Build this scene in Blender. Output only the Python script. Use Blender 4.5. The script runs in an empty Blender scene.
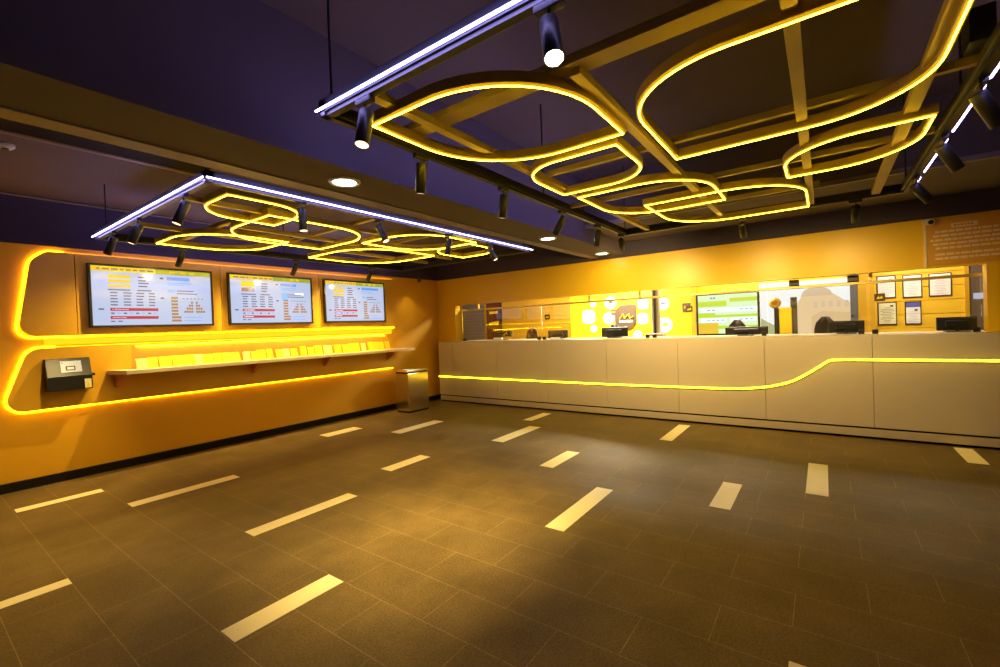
import bpy, math, random
from mathutils import Vector, Matrix
random.seed(7)
SC = bpy.context.scene
COL = SC.collection
PI = math.pi

# ------------------------------------------------------------------ materials
def _mat(name):
    m = bpy.data.materials.new(name)
    m.use_nodes = True
    nt = m.node_tree
    return m, nt, nt.nodes['Principled BSDF']

def mat(name, col, rough=0.5, metal=0.0, spec=0.5, noise=0.0, nscale=6.0, emit=None, estr=0.0, coat=0.0, bump=0.0, bscale=200.0):
    m, nt, b = _mat(name)
    b.inputs['Base Color'].default_value = (*col, 1)
    b.inputs['Roughness'].default_value = rough
    b.inputs['Metallic'].default_value = metal
    b.inputs['Specular IOR Level'].default_value = spec
    b.inputs['Coat Weight'].default_value = coat
    if noise or bump:
        tc = nt.nodes.new('ShaderNodeTexCoord')
    if noise:
        n = nt.nodes.new('ShaderNodeTexNoise'); n.inputs['Scale'].default_value = nscale; n.inputs['Detail'].default_value = 5
        mx = nt.nodes.new('ShaderNodeMix'); mx.data_type = 'RGBA'
        mx.inputs['A'].default_value = (*[c * (1 - noise) for c in col], 1)
        mx.inputs['B'].default_value = (*[min(1, c * (1 + noise)) for c in col], 1)
        nt.links.new(tc.outputs['Object'], n.inputs['Vector'])
        nt.links.new(n.outputs['Fac'], mx.inputs['Factor'])
        nt.links.new(mx.outputs['Result'], b.inputs['Base Color'])
    if bump:
        n2 = nt.nodes.new('ShaderNodeTexNoise'); n2.inputs['Scale'].default_value = bscale
        bp = nt.nodes.new('ShaderNodeBump'); bp.inputs['Strength'].default_value = bump; bp.inputs['Distance'].default_value = 0.002
        nt.links.new(tc.outputs['Object'], n2.inputs['Vector'])
        nt.links.new(n2.outputs['Fac'], bp.inputs['Height'])
        nt.links.new(bp.outputs['Normal'], b.inputs['Normal'])
    if emit:
        b.inputs['Emission Color'].default_value = (*emit, 1)
        b.inputs['Emission Strength'].default_value = estr
    return m

def emis(name, col, s):
    return mat(name, (0.02, 0.02, 0.02), 0.3, emit=col, estr=s)

NEON = emis('neon_yellow', (1.0, 0.60, 0.018), 30.0)
HALO = emis('neon_jacket', (1.0, 0.50, 0.006), 0.62)  # weak golden glow standing in for the halo around the neon
NEONW = emis('neon_wall', (1.0, 0.52, 0.003), 16.0)
NEONW2 = emis('neon_wall_upper', (1.0, 0.44, 0.003), 5.0)
NEONC = emis('neon_counter', (1.0, 0.66, 0.010), 10.0)
WHITELED = emis('led_white', (0.42, 0.36, 1.0), 25.0)
WHITELED2 = emis('led_white_outer', (0.40, 0.33, 1.0), 44.0)
RIM = mat('brass_profile', (0.62, 0.47, 0.16), 0.38, 0.6)
BAR = mat('bar_paint', (0.50, 0.40, 0.17), 0.5, 0.2, noise=0.15)
RAIL = mat('rail_grey', (0.10, 0.10, 0.115), 0.4, 0.5)
TRACK = mat('track_black', (0.02, 0.02, 0.022), 0.4)
BLACK = mat('black_plastic', (0.014, 0.013, 0.013), 0.35)
BLACKM = mat('black_metal', (0.03, 0.028, 0.03), 0.35, 0.5)
CEIL = mat('ceiling_dark', (0.125, 0.095, 0.080), 0.85, noise=0.12, nscale=2.0)
BEAMM = mat('bulkhead_dark', (0.125, 0.105, 0.135), 0.8, noise=0.10, nscale=2.0)
BANDM = mat('wall_band_dark', (0.065, 0.05, 0.085), 0.8)
YWALL = mat('wall_amber', (0.78, 0.40, 0.012), 0.42, noise=0.05, nscale=3.0, bump=0.05, bscale=300)
YPANEL = mat('panel_amber', (0.76, 0.41, 0.02), 0.36, noise=0.04, nscale=3.0)
FASC = mat('fascia_amber', (0.85, 0.51, 0.012), 0.38, noise=0.05, nscale=2.0)
YCARD = mat('card_yellow', (0.95, 0.70, 0.02), 0.45)
YCARD2 = mat('card_cream', (0.95, 0.82, 0.25), 0.45)
ORANGE = mat('orange_panel', (0.72, 0.27, 0.05), 0.35)
COUNTER = mat('counter_laminate', (0.60, 0.51, 0.41), 0.33, noise=0.04, nscale=4.0)
PLINTH = mat('plinth_metal', (0.62, 0.52, 0.40), 0.4, 0.2)
SHADOW = mat('recess_black', (0.015, 0.012, 0.010), 0.8, spec=0.1)  # matte black of baseboard and tray; also paints the shadow gap under the counter
SHELFM = mat('shelf_pale', (0.80, 0.64, 0.46), 0.35)
STEEL = mat('brushed_steel', (0.62, 0.54, 0.42), 0.20, 0.95, bump=0.05, bscale=120)
WHITE = mat('white_plastic', (0.75, 0.74, 0.72), 0.4)
PAPER = mat('paper_white', (0.80, 0.80, 0.84), 0.6)
PAPERC = mat('paper_cream', (0.78, 0.72, 0.50), 0.6)
PBLUE = mat('print_blue', (0.10, 0.10, 0.45), 0.5)
INK = mat('print_ink', (0.06, 0.05, 0.07), 0.6)
INKP = mat('print_mauve', (0.55, 0.45, 0.58), 0.6)
BROWN = mat('logo_brown', (0.10, 0.06, 0.04), 0.5)
LOGOY = mat('logo_yellow', (0.95, 0.72, 0.02), 0.5)
CHAIRM = mat('chair_fabric', (0.045, 0.026, 0.02), 0.7, noise=0.2, nscale=40)
SKINB = mat('golden_ball', (0.60, 0.36, 0.05), 0.4, noise=0.3, nscale=20)
OFFW = mat('office_yellow', (0.92, 0.74, 0.012), 0.5)
SLATM = mat('office_slat', (0.56, 0.31, 0.012), 0.5)
GREYP = mat('grey_paint', (0.12, 0.12, 0.14), 0.5)
CARPET = mat('office_floor', (0.12, 0.10, 0.08), 0.7)
WARM = emis('downlight_white', (0.82, 1.0, 0.80), 9.0)
LENSB = emis('lens_star', (1.0, 0.80, 0.50), 60.0)
LENS = emis('lens_warm', (1.0, 0.62, 0.25), 4.0)
LENSD = emis('lens_dim', (1.0, 0.72, 0.40), 0.9)
REDP = mat('poster_red', (0.11, 0.02, 0.012), 0.4)

def floor_mat():
    m, nt, b = _mat('floor_tile')
    N = nt.nodes; L = nt.links
    tc = N.new('ShaderNodeTexCoord'); sp = N.new('ShaderNodeSeparateXYZ'); cb = N.new('ShaderNodeCombineXYZ')
    L.new(tc.outputs['Object'], sp.inputs[0])
    a1 = N.new('ShaderNodeMath'); a1.operation = 'ADD'; a1.inputs[1].default_value = 0.15
    a2 = N.new('ShaderNodeMath'); a2.operation = 'SUBTRACT'; a2.inputs[1].default_value = 0.02
    L.new(sp.outputs['Y'], a1.inputs[0]); L.new(sp.outputs['X'], a2.inputs[0])
    L.new(a1.outputs[0], cb.inputs[0]); L.new(a2.outputs[0], cb.inputs[1])
    br = N.new('ShaderNodeTexBrick'); br.offset = 0.5; br.offset_frequency = 2
    br.inputs['Scale'].default_value = 1.0; br.inputs['Brick Width'].default_value = 0.6; br.inputs['Row Height'].default_value = 0.3
    br.inputs['Mortar Size'].default_value = 0.0018; br.inputs['Mortar Smooth'].default_value = 0.2; br.inputs['Bias'].default_value = 0.0
    br.inputs['Color1'].default_value = (0.145, 0.096, 0.033, 1); br.inputs['Color2'].default_value = (0.155, 0.103, 0.036, 1)
    br.inputs['Mortar'].default_value = (0.30, 0.21, 0.09, 1)
    L.new(cb.outputs[0], br.inputs['Vector'])
    n1 = N.new('ShaderNodeTexNoise'); n1.inputs['Scale'].default_value = 2.2; n1.inputs['Detail'].default_value = 8; n1.inputs['Roughness'].default_value = 0.65
    L.new(tc.outputs['Object'], n1.inputs['Vector'])
    n2 = N.new('ShaderNodeTexNoise'); n2.inputs['Scale'].default_value = 90; n2.inputs['Detail'].default_value = 3
    L.new(tc.outputs['Object'], n2.inputs['Vector'])
    r1 = N.new('ShaderNodeMapRange'); r1.inputs['From Min'].default_value = 0.3; r1.inputs['From Max'].default_value = 0.7; r1.inputs['To Min'].default_value = 0.70; r1.inputs['To Max'].default_value = 1.28
    L.new(n1.outputs['Fac'], r1.inputs['Value'])
    r2 = N.new('ShaderNodeMapRange'); r2.inputs['From Min'].default_value = 0.3; r2.inputs['From Max'].default_value = 0.7; r2.inputs['To Min'].default_value = 0.72; r2.inputs['To Max'].default_value = 1.28
    L.new(n2.outputs['Fac'], r2.inputs['Value'])
    mu = N.new('ShaderNodeMath'); mu.operation = 'MULTIPLY'; L.new(r1.outputs[0], mu.inputs[0]); L.new(r2.outputs[0], mu.inputs[1])
    vm = N.new('ShaderNodeVectorMath'); vm.operation = 'SCALE'; L.new(br.outputs['Color'], vm.inputs[0]); L.new(mu.outputs[0], vm.inputs['Scale'])
    L.new(vm.outputs[0], b.inputs['Base Color'])
    r3 = N.new('ShaderNodeMapRange'); r3.inputs['To Min'].default_value = 0.42; r3.inputs['To Max'].default_value = 0.62
    L.new(n1.outputs['Fac'], r3.inputs['Value']); L.new(r3.outputs[0], b.inputs['Roughness'])
    bp = N.new('ShaderNodeBump'); bp.inputs['Strength'].default_value = 0.25; bp.inputs['Distance'].default_value = 0.002
    L.new(n2.outputs['Fac'], bp.inputs['Height']); L.new(bp.outputs['Normal'], b.inputs['Normal'])
    b.inputs['Specular IOR Level'].default_value = 0.2
    return m
FLOORM = floor_mat()
INLAY = mat('inlay_pale', (0.93, 0.82, 0.46), 0.45, noise=0.05, nscale=12)

def glass_mat():
    m = bpy.data.materials.new('clear_glass'); m.use_nodes = True
    nt = m.node_tree; nt.nodes.clear()
    o = nt.nodes.new('ShaderNodeOutputMaterial'); t = nt.nodes.new('ShaderNodeBsdfTransparent'); g = nt.nodes.new('ShaderNodeBsdfGlossy')
    mx = nt.nodes.new('ShaderNodeMixShader'); f = nt.nodes.new('ShaderNodeFresnel'); f.inputs['IOR'].default_value = 1.45
    t.inputs['Color'].default_value = (0.97, 0.98, 0.97, 1); g.inputs['Roughness'].default_value = 0.02
    nt.links.new(f.outputs[0], mx.inputs[0]); nt.links.new(t.outputs[0], mx.inputs[1]); nt.links.new(g.outputs[0], mx.inputs[2])
    nt.links.new(mx.outputs[0], o.inputs['Surface'])
    return m
GLASS = glass_mat()
def screen(name, col, s):
    return mat(name, (0.02, 0.02, 0.02), 0.08, spec=0.5, emit=col, estr=s)
S_BG = screen('screen_bg', (0.50, 0.58, 0.82), 0.80)
S_YEL = screen('screen_yellow', (0.85, 0.55, 0.02), 0.9)
S_OLV = screen('screen_olive', (0.38, 0.40, 0.03), 0.8)
S_BLUE = screen('screen_blue', (0.12, 0.30, 0.80), 0.9)
S_LBLUE = screen('screen_lightblue', (0.22, 0.45, 0.85), 0.9)
S_RED = screen('screen_red', (0.50, 0.01, 0.06), 0.8)
S_INK = screen('screen_ink', (0.10, 0.10, 0.18), 0.8)
S_OR = screen('screen_orange', (0.42, 0.20, 0.06), 0.8)
S_WHITE = screen('screen_white', (0.85, 0.92, 0.95), 1.1)
S_LIME = screen('screen_lime', (0.52, 0.66, 0.03), 1.0)
S_PALE = screen('screen_pale', (0.66, 0.86, 0.50), 1.0)
M_WHITE = screen('mural_white', (0.95, 0.95, 0.92), 0.85)
M_BEIGE = screen('mural_beige', (0.85, 0.60, 0.32), 0.85)
M_BEIGE2 = screen('mural_stone', (0.78, 0.52, 0.26), 0.82)
M_GREY = screen('mural_grey', (0.74, 0.56, 0.38), 0.8)
M_GREEN = screen('mural_green', (0.50, 0.50, 0.22), 0.8)

# ------------------------------------------------------------------ mesh building
class MB:
    def __init__(s): s.v = []; s.f = []; s.m = []; s.sm = []
    def add(s, vs, fs, mi=0, smooth=False):
        b = len(s.v); s.v += [Vector(v) for v in vs]
        for f in fs: s.f.append([b + i for i in f]); s.m.append(mi); s.sm.append(smooth)
        return s
    def box(s, lo, hi, mi=0):
        x0, y0, z0 = [min(a, b) for a, b in zip(lo, hi)]; x1, y1, z1 = [max(a, b) for a, b in zip(lo, hi)]
        return s.add([(x0,y0,z0),(x1,y0,z0),(x1,y1,z0),(x0,y1,z0),(x0,y0,z1),(x1,y0,z1),(x1,y1,z1),(x0,y1,z1)],
                     [(3,2,1,0),(4,5,6,7),(0,1,5,4),(1,2,6,5),(2,3,7,6),(3,0,4,7)], mi)
    def bar(s, p0, p1, w, h, mi=0, up=(0,0,1)):
        p0 = Vector(p0); p1 = Vector(p1); d = (p1 - p0).normalized(); u = Vector(up)
        if abs(d.dot(u)) > .98: u = Vector((1,0,0))
        r = d.cross(u).normalized(); u = r.cross(d)
        q = [(-w/2,-h/2),(w/2,-h/2),(w/2,h/2),(-w/2,h/2)]
        vs = [p0 + r*a + u*b for a, b in q] + [p1 + r*a + u*b for a, b in q]
        return s.add(vs, [(0,1,2,3),(7,6,5,4),(1,0,4,5),(2,1,5,6),(3,2,6,7),(0,3,7,4)], mi)
    def cyl(s, p0, p1, r0, r1=None, n=16, mi=0, caps=True):
        r1 = r0 if r1 is None else r1
        p0 = Vector(p0); p1 = Vector(p1); d = (p1 - p0).normalized()
        a = Vector((1,0,0)) if abs(d.x) < .9 else Vector((0,1,0))
        u = d.cross(a).normalized(); w = d.cross(u)
        vs = []
        for p, r in ((p0, r0), (p1, r1)):
            for i in range(n):
                t = 2*PI*i/n; vs.append(p + u*(r*math.cos(t)) + w*(r*math.sin(t)))
        s.add(vs, [(i, (i+1) % n, n+(i+1) % n, n+i) for i in range(n)], mi, True)
        if caps:
            s.add(vs[:n], [tuple(reversed(range(n)))], mi); s.add(vs[n:], [tuple(range(n))], mi)
        return s
    def tube(s, path, r, n=8, closed=False, mi=0):
        return s.sweep(path, [(r*math.cos(2*PI*i/n), r*math.sin(2*PI*i/n)) for i in range(n)], closed, mi, True)
    def sweep(s, path, prof, closed=False, mi=0, smooth=False, up=(0,0,1)):
        P = [Vector(p) for p in path]; n = len(P); k = len(prof); up = Vector(up); rings = []
        for i, p in enumerate(P):
            a = P[i-1] if (i or closed) else None; b = P[(i+1) % n] if (i < n-1 or closed) else None
            d0 = (p - a).normalized() if a is not None else None; d1 = (b - p).normalized() if b is not None else None
            if d0 is None: d0 = d1
            if d1 is None: d1 = d0
            t = (d0 + d1)
            t = t.normalized() if t.length > 1e-6 else d1
            uu = up if abs(t.dot(up)) < .97 else Vector((1,0,0))
            side = t.cross(uu).normalized(); u2 = side.cross(t).normalized()
            k2 = 1.0 / max(0.45, t.dot(d1))
            bend = d1 - d0
            for (x, y) in prof:
                off = side*x + u2*y
                if bend.length > 1e-5:
                    bn = bend.normalized(); off = off + bn*(off.dot(bn)*(k2-1))
                rings.append(p + off)
        fs = []
        for i in range(n if closed else n-1):
            j = (i+1) % n
            for q in range(k):
                q2 = (q+1) % k; fs.append((i*k+q, i*k+q2, j*k+q2, j*k+q))
        s.add(rings, fs, mi, smooth)
        if not closed:
            s.add(rings[:k], [tuple(reversed(range(k)))], mi); s.add(rings[-k:], [tuple(range(k))], mi)
        return s
    def lathe(s, prof, c=(0,0,0), n=24, mi=0):
        c = Vector(c); k = len(prof); vs = []
        for i in range(n):
            t = 2*PI*i/n
            for r, z in prof: vs.append(c + Vector((r*math.cos(t), r*math.sin(t), z)))
        fs = []
        for i in range(n):
            j = (i+1) % n
            for q in range(k-1): fs.append((i*k+q, j*k+q, j*k+q+1, i*k+q+1))
        return s.add(vs, fs, mi, True)
    def prism(s, poly, axis, a, b, mi=0):
        # poly: 2D outline in the two other axes (in order), extruded along axis from a to b
        def pt(u, v, t): return {'x': (t,u,v), 'y': (u,t,v), 'z': (u,v,t)}[axis]
        n = len(poly); vs = [pt(u,v,a) for u, v in poly] + [pt(u,v,b) for u, v in poly]
        return s.add(vs, [tuple(range(n)), tuple(reversed(range(n,2*n)))] + [(i, n+i, n+(i+1) % n, (i+1) % n) for i in range(n)], mi)
    def build(s, name, mats, parent=None, bevel=0.0, local=False, smooth=False):
        me = bpy.data.meshes.new(name)
        off = Vector((0,0,0))
        if parent is not None and not local:
            q = parent
            while q is not None: off += q.location; q = q.parent
        me.from_pydata([tuple(v - off) for v in s.v], [], s.f)
        mats = mats if isinstance(mats, (list, tuple)) else [mats]
        for m in mats: me.materials.append(m)
        for p, mi, sm in zip(me.polygons, s.m, s.sm): p.material_index = mi; p.use_smooth = sm or smooth
        import bmesh
        bm = bmesh.new(); bm.from_mesh(me); bmesh.ops.recalc_face_normals(bm, faces=bm.faces); bm.to_mesh(me); bm.free()
        o = bpy.data.objects.new(name, me); COL.objects.link(o)
        if parent is not None: o.parent = parent
        if bevel:
            b = o.modifiers.new('bevel', 'BEVEL'); b.width = bevel; b.segments = 2; b.limit_method = 'ANGLE'; b.angle_limit = 0.7
        return o

def tag(o, label=None, cat=None, group=None, kind=None):
    if label: o['label'] = label
    if cat: o['category'] = cat
    if group: o['group'] = group
    if kind: o['kind'] = kind
    return o
def thing(name, loc, label, cat, group=None):
    o = bpy.data.objects.new(name, None); o.empty_display_size = 0.1; COL.objects.link(o); o.location = loc
    return tag(o, label, cat, group)
def struct(o):
    o['kind'] = 'structure'; return o
def copy_tree(o, parent=None):
    c = o.copy(); COL.objects.link(c)
    if parent is not None: c.parent = parent
    for ch in list(o.children): copy_tree(ch, c)
    return c

# ------------------------------------------------------------------ room dimensions
XB, YL = 6.57, 6.50            # counter front plane, left wall plane
XF = 6.83                      # amber wall and fascia above the counter
XG = 7.03                      # glass screens on the counter
XR, YR = -3.6, -4.6            # rear wall, right wall
ZC, ZL = 3.29, 2.95            # main ceiling, left bay ceiling
XO = 9.0                       # wall of the ticket office behind the counter
ZO = 2.62

struct(MB().box((XR-.1, YR-.1, -0.1), (XO+.2, YL+1.5, 0)).build('floor', FLOORM))
struct(MB().box((XR, YR, ZC), (XF+.15, YL, ZC+.1)).build('ceiling', CEIL))
# lowered ceiling of the bay along the left wall
struct(MB().box((XR, 3.06, ZL), (XF, YL, ZC)).build('ceiling_left', CEIL))
# dropped bulkheads
struct(MB().box((XR, 2.48, 2.50), (XF, 3.06, ZC)).build('ceiling_beam', BEAMM))
struct(MB().box((5.40, YR, 2.69), (XF, 2.48, ZC)).build('ceiling_bulkhead', BEAMM))

struct(MB().box((XR, 2.93, 2.492), (XF, 3.062, 2.502)).build('trim_21', mat('trim_lilac_grey', (.22,.20,.25), .5)))  # purple light on the beam's lower edge, painted as a lilac strip
struct(MB().cyl((XR, YL-.02, 2.935), (XF-.02, YL-.02, 2.935), .009, n=8).build('trim_22', mat('conduit_tan', (.30,.24,.20), .5)))
# left wall : amber up to 2.46, dark band above
wl = struct(MB().box((XR, YL+.02, 0), (XF+.15, YL+.15, 2.46)).build('wall_left', YWALL))
MB().box((XR, YL, 2.46), (XF, YL+.15, ZL+.02)).build('upper_band', BANDM, wl)
struct(MB().box((XR, YL-.012, 0), (XF, YL+.02, 0.09)).build('baseboard_left', SHADOW))
struct(MB().box((XR-.1, YR, 0), (XR, YL, ZC)).build('wall_rear', BEAMM))
struct(MB().box((XR, YR-.1, 0), (XO, YR, ZC)).build('wall_right', BEAMM))
# counter wall: jamb, fascia, dark band
wb = MB()
wb.box((XF, 6.045, 0), (XF+.15, YL+.02, 2.455))
wb.box((XF, YR, 1.912), (XF+.15, 6.045, 2.455))
wb.box((XF, YR, 1.19), (XF+.15, -1.40, 1.912))
wbo = struct(wb.build('wall_back', FASC))
MB().box((XF-.01, YR, 2.455), (XF+.15, YL, 2.97)).build('upper_band', BANDM, wbo)
struct(MB().box((5.385, YR, 2.675), (5.42, 2.478, 2.72)).build('trim_20', mat('trim_grey', (.30,.26,.24), .5)))

# floor inlays (pale strip tiles), in the 30 cm tile grid
S = 1.103
inl = [(.573,1.10,5.133,5.252),(1.113,1.913,4.435,4.568),(-.26,.563,3.337,3.432),(1.38,2.183,3.043,3.168),(.84,1.376,2.068,2.2),
       (2.476,3.30,1.358,1.493),(3.34,3.90,.544,.677),(3.93,4.76,0,.1375),(5.37,5.915,-1.095,-.964),(3.27,3.794,5.11,5.31),
       (3.82,4.63,4.39,4.575),(2.74,3.26,3.30,3.445),(4.08,4.92,2.97,3.138),(5.2,5.755,3.285,3.425),(3.55,4.11,2.033,2.175),
       (4.975,5.81,1.36,1.495),(1.40,1.966,.0,.136)]
for i, (x0, x1, y0, y1) in enumerate(inl):
    struct(MB().box((x0*S, y0*S, -0.004), (x1*S, y1*S, 0.0012)).build('trim_%d' % (i+1), INLAY))

# slot and cable tray on the left bay ceiling
t = thing('cable_tray', (-.5, 4.07, 2.80), 'long dark cable tray with a tan pipe running under the brown ceiling at upper left', 'cable tray')
MB().box((XR+.02, 3.96, 2.80), (1.6, 4.16, 2.86)).build('tray', SHADOW, t)
MB().cyl((XR+.02, 4.185, 2.80), (1.6, 4.185, 2.80), .016, n=10).build('pipe', mat('pipe_tan', (.42,.30,.18), .4), t)
for x in (-2.5, -.6, 1.3):
    MB().cyl((x, 4.06, 2.86), (x, 4.06, ZL), .008, n=8).build('hanger', BLACKM, t)
t = thing('smoke_detector', (.59, 4.93, ZL), 'small white detector on the brown ceiling at upper left', 'detector')
MB().lathe([(0,0),(.055,0),(.055,-.02),(.04,-.035),(0,-.036)], (.59,4.93,ZL)).build('housing', WHITE, t)
MB().lathe([(.02,-.034),(.02,-.042),(0,-.043)], (.59,4.93,ZL)).build('sensor', BLACK, t)

# ------------------------------------------------------------------ ceiling light frames
def leaf(x0, x1, y0, y1, r, sharp, n=14):
    """closed outline: rectangle whose two opposite corners are sharp, the other two rounded by r"""
    pts = []
    cs = [(x0,y0,'a'),(x1,y0,'b'),(x1,y1,'a'),(x0,y1,'b')]
    for i, (x, y, k) in enumerate(cs):
        if k == sharp: pts.append((x, y)); continue
        px, py, _ = cs[i-1]; nx, ny, _ = cs[(i+1) % 4]
        P = Vector((px-x, py-y)).normalized(); N = Vector((nx-x, ny-y)).normalized()
        c = Vector((x,y)) + (P+N)*r
        a0 = c - N*r; a1 = c - P*r
        for j in range(n+1):
            t = j/n*PI/2
            q = c + (-N*math.cos(t) - P*math.sin(t))*r
            pts.append((q.x, q.y))
    # subdivide straight edges
    out = []
    for i, p in enumerate(pts):
        q = pts[(i+1) % len(pts)]; d = math.hypot(q[0]-p[0], q[1]-p[1]); k = max(1, int(d/.25))
        for j in range(k): out.append((p[0]+(q[0]-p[0])*j/k, p[1]+(q[1]-p[1])*j/k))
    return out

def light_frame(x0, x1, y0, y1, z, loops, xbars, ybars, led_edges, rods, label, zc, gaps=(), hidden_led=()):
    t = thing('pendant_light', ((x0+x1)/2, (y0+y1)/2, z), label, 'ceiling light')
    w = .055; h = .06
    for nm, a, b in (('near',(x0,y0),(x0,y1)),('far',(x1,y0),(x1,y1)),('right',(x0,y0),(x1,y0)),('left',(x0,y1),(x1,y1))):
        inx = {'near':w/2,'far':-w/2}.get(nm,0); iny = {'right':w/2,'left':-w/2}.get(nm,0)
        m = MB(); m.bar((a[0]+inx, a[1]+iny, z+h/2), (b[0]+inx, b[1]+iny, z+h/2), w, h)
        m.bar((a[0]+inx*2.2, a[1]+iny*2.2, z+.004), (b[0]+inx*2.2, b[1]+iny*2.2, z+.004), .006, .02)
        e = m.build('edge_rail', RAIL if nm in led_edges else BLACKM, t, .002)
        mt = MB().bar((a[0]+inx*1.0, a[1]+iny*1.0, z-.008), (b[0]+inx*1.0, b[1]+iny*1.0, z-.008), .034, .018)
        mt.build('spot_track', TRACK, e)
    for nm in led_edges:
        segs = [((x0,y0),(x0,y1))] if nm == 'near' else [((x0,y0),(x1,y0))]
        dx, dy = (-.016, 0) if nm == 'near' else (0, -.016)
        if nm == 'right' and gaps:
            segs = [((p,y0),(q,y0)) for p, q in gaps]
        for a, b in segs:
            MB().bar((a[0]+dx, a[1]+dy, z+.006), (b[0]+dx, b[1]+dy, z+.006), .007, .007).build('white_light_strip', WHITELED, t)
    for nm in hidden_led:
        a, b = {'left': ((x0+.12,y1+.006,z+.052),(x1,y1+.006,z+.052)), 'far': ((x1+.006,y0,z+.052),(x1+.006,y1,z+.052))}[nm]
        MB().bar(a, b, .009, .009).build('white_light_strip', WHITELED2, t)
        ox, oy = (.018, 0) if nm == 'far' else (0, .018)
        MB().bar((a[0]+ox-.006*(ox>0), a[1]+oy-.006*(oy>0), z+.036), (b[0]+ox-.006*(ox>0), b[1]+oy-.006*(oy>0), z+.036), .034, .006).build('strip_ledge', BLACKM, t)  # unseen ledge added to keep the strip's light off the floor
    for y, xa, xb, wd in xbars:
        MB().bar((xa, y, z+.02), (xb, y, z+.02), wd, .04).build('cross_bar', BAR, t, .002)
    for x, ya, yb, wd in ybars:
        MB().bar((x, ya, z+.05), (x, yb, z+.05), wd, .04).build('cross_bar', BAR, t, .002)
    for (lx0, lx1, ly0, ly1, r, sh) in loops:
        pts = leaf(lx0, lx1, ly0, ly1, r, sh)
        prof = MB().sweep([(x, y, z-.008) for x, y in pts], [(-.015,-.014),(.015,-.014),(.015,.034),(-.015,.034)], True).build('leaf_profile', RIM, t)
        MB().tube([(x, y, z-.020) for x, y in pts], .0115, 10, True).build('neon_jacket', HALO, prof)  # glowing sleeve added to give the neon its golden halo
        MB().tube([(x, y, z-.0315) for x, y in pts], .0042, 8, True).build('yellow_neon', NEON, prof)
    for x, y in rods:
        MB().cyl((x, y, z+h), (x, y, zc), .006, n=8).build('hanging_rod', BLACKM, t)
    return t

ZF = 2.486
fr2 = light_frame(1.26, 5.27, -.63, 1.93, ZF,
    [(1.46,2.385,.855,1.785,.56,'b'),(2.50,3.18,.94,1.63,.30,'a'),(3.33,4.27,.66,1.58,.46,'b'),(3.97,5.115,.09,1.25,.56,'b'),(3.26,3.95,-.495,.19,.42,'a'),(1.89,2.985,-.42,.73,.46,'a')],
    [(1.62,1.28,5.25,.05),(.825,1.75,5.25,.05),(.07,1.28,5.25,.05),(-.40,1.75,5.25,.06)],
    [(1.76,-.6,1.9,.10),(2.88,-.6,1.6,.035),(3.80,-.6,1.9,.03),(4.62,.0,1.62,.03)],
    ('near','right'), [(1.30,1.88),(1.30,-.3),(3.3,-.6),(5.2,1.88),(5.2,-.6),(3.3,1.88)],
    'large rectangular ceiling frame of big yellow neon leaf loops nearest the camera', ZC,
    gaps=((1.26,2.44),(2.56,3.02),(3.10,3.76),(3.90,4.68),(4.86,5.14)), hidden_led=('left',))
fr1 = light_frame(1.28, 5.33, 3.26, 5.88, ZF,
    [(1.48,2.16,3.42,4.085,.36,'a'),(1.95,3.12,3.77,4.87,.52,'a'),(1.73,2.64,4.725,5.66,.52,'b'),(3.345,4.49,4.32,5.49,.62,'b'),(3.25,4.18,3.33,4.24,.50,'b'),(4.17,4.92,3.44,4.165,.40,'a')],
    [(3.88,1.3,3.3,.04),(5.06,1.3,5.1,.04),(4.55,2.0,5.1,.04)],
    [(1.97,3.3,5.85,.05),(2.82,3.3,5.85,.04),(3.76,3.3,5.0,.04),(4.6,3.3,5.85,.04)],
    ('near','right'), [(1.30,3.30),(1.30,5.55),(5.28,3.3),(5.28,5.8),(3.2,3.3),(3.2,5.83)],
    'smaller looking rectangular ceiling frame of yellow neon leaf loops above the wall screens', ZL, hidden_led=('left',))  # hidden left strip here is added to tint the dark wall band purple
MB().box((2.70,-.60,ZF+.06), (2.84,-.52,ZF+.20)).build('driver_box', BLACK, fr2, .004)

# ------------------------------------------------------------------ track spotlights
def make_spot(lens, strong):
    r = thing('track_spotlight', (0,0,0), 'x', 'spotlight', 'track spotlights on the ceiling frames')
    MB().box((-.05,-.017,-.026), (.05,.017,0)).build('adapter', TRACK, r, .003, local=True)
    MB().cyl((0,0,-.026), (0,0,-.075), .006, n=10).build('stem', TRACK, r, local=True)
    h = bpy.data.objects.new('head', None)
    m = MB()
    m.lathe([(0,.035),(.027,.035),(.032,.030),(.032,-.138),(.0295,-.140),(.0285,-.128),(.025,-.122)], n=20)
    m.cyl((-.031,0,0), (.031,0,0), .007, n=10)
    h = m.build('head', TRACK, r, local=True); h.location = (0,0,-.085)
    MB().lathe([(.0285,-.135),(.012,-.132),(0,-.131)], n=20).build('lens', lens, h, local=True)
    return r
P_BRIGHT, P_WARM, P_DIM = make_spot(LENSB, 1), make_spot(LENS, 0), make_spot(LENSD, 0)
protos = {'b': P_BRIGHT, 'w': P_WARM, 'd': P_DIM}
used = set()
ZT = ZF - .0175
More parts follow.
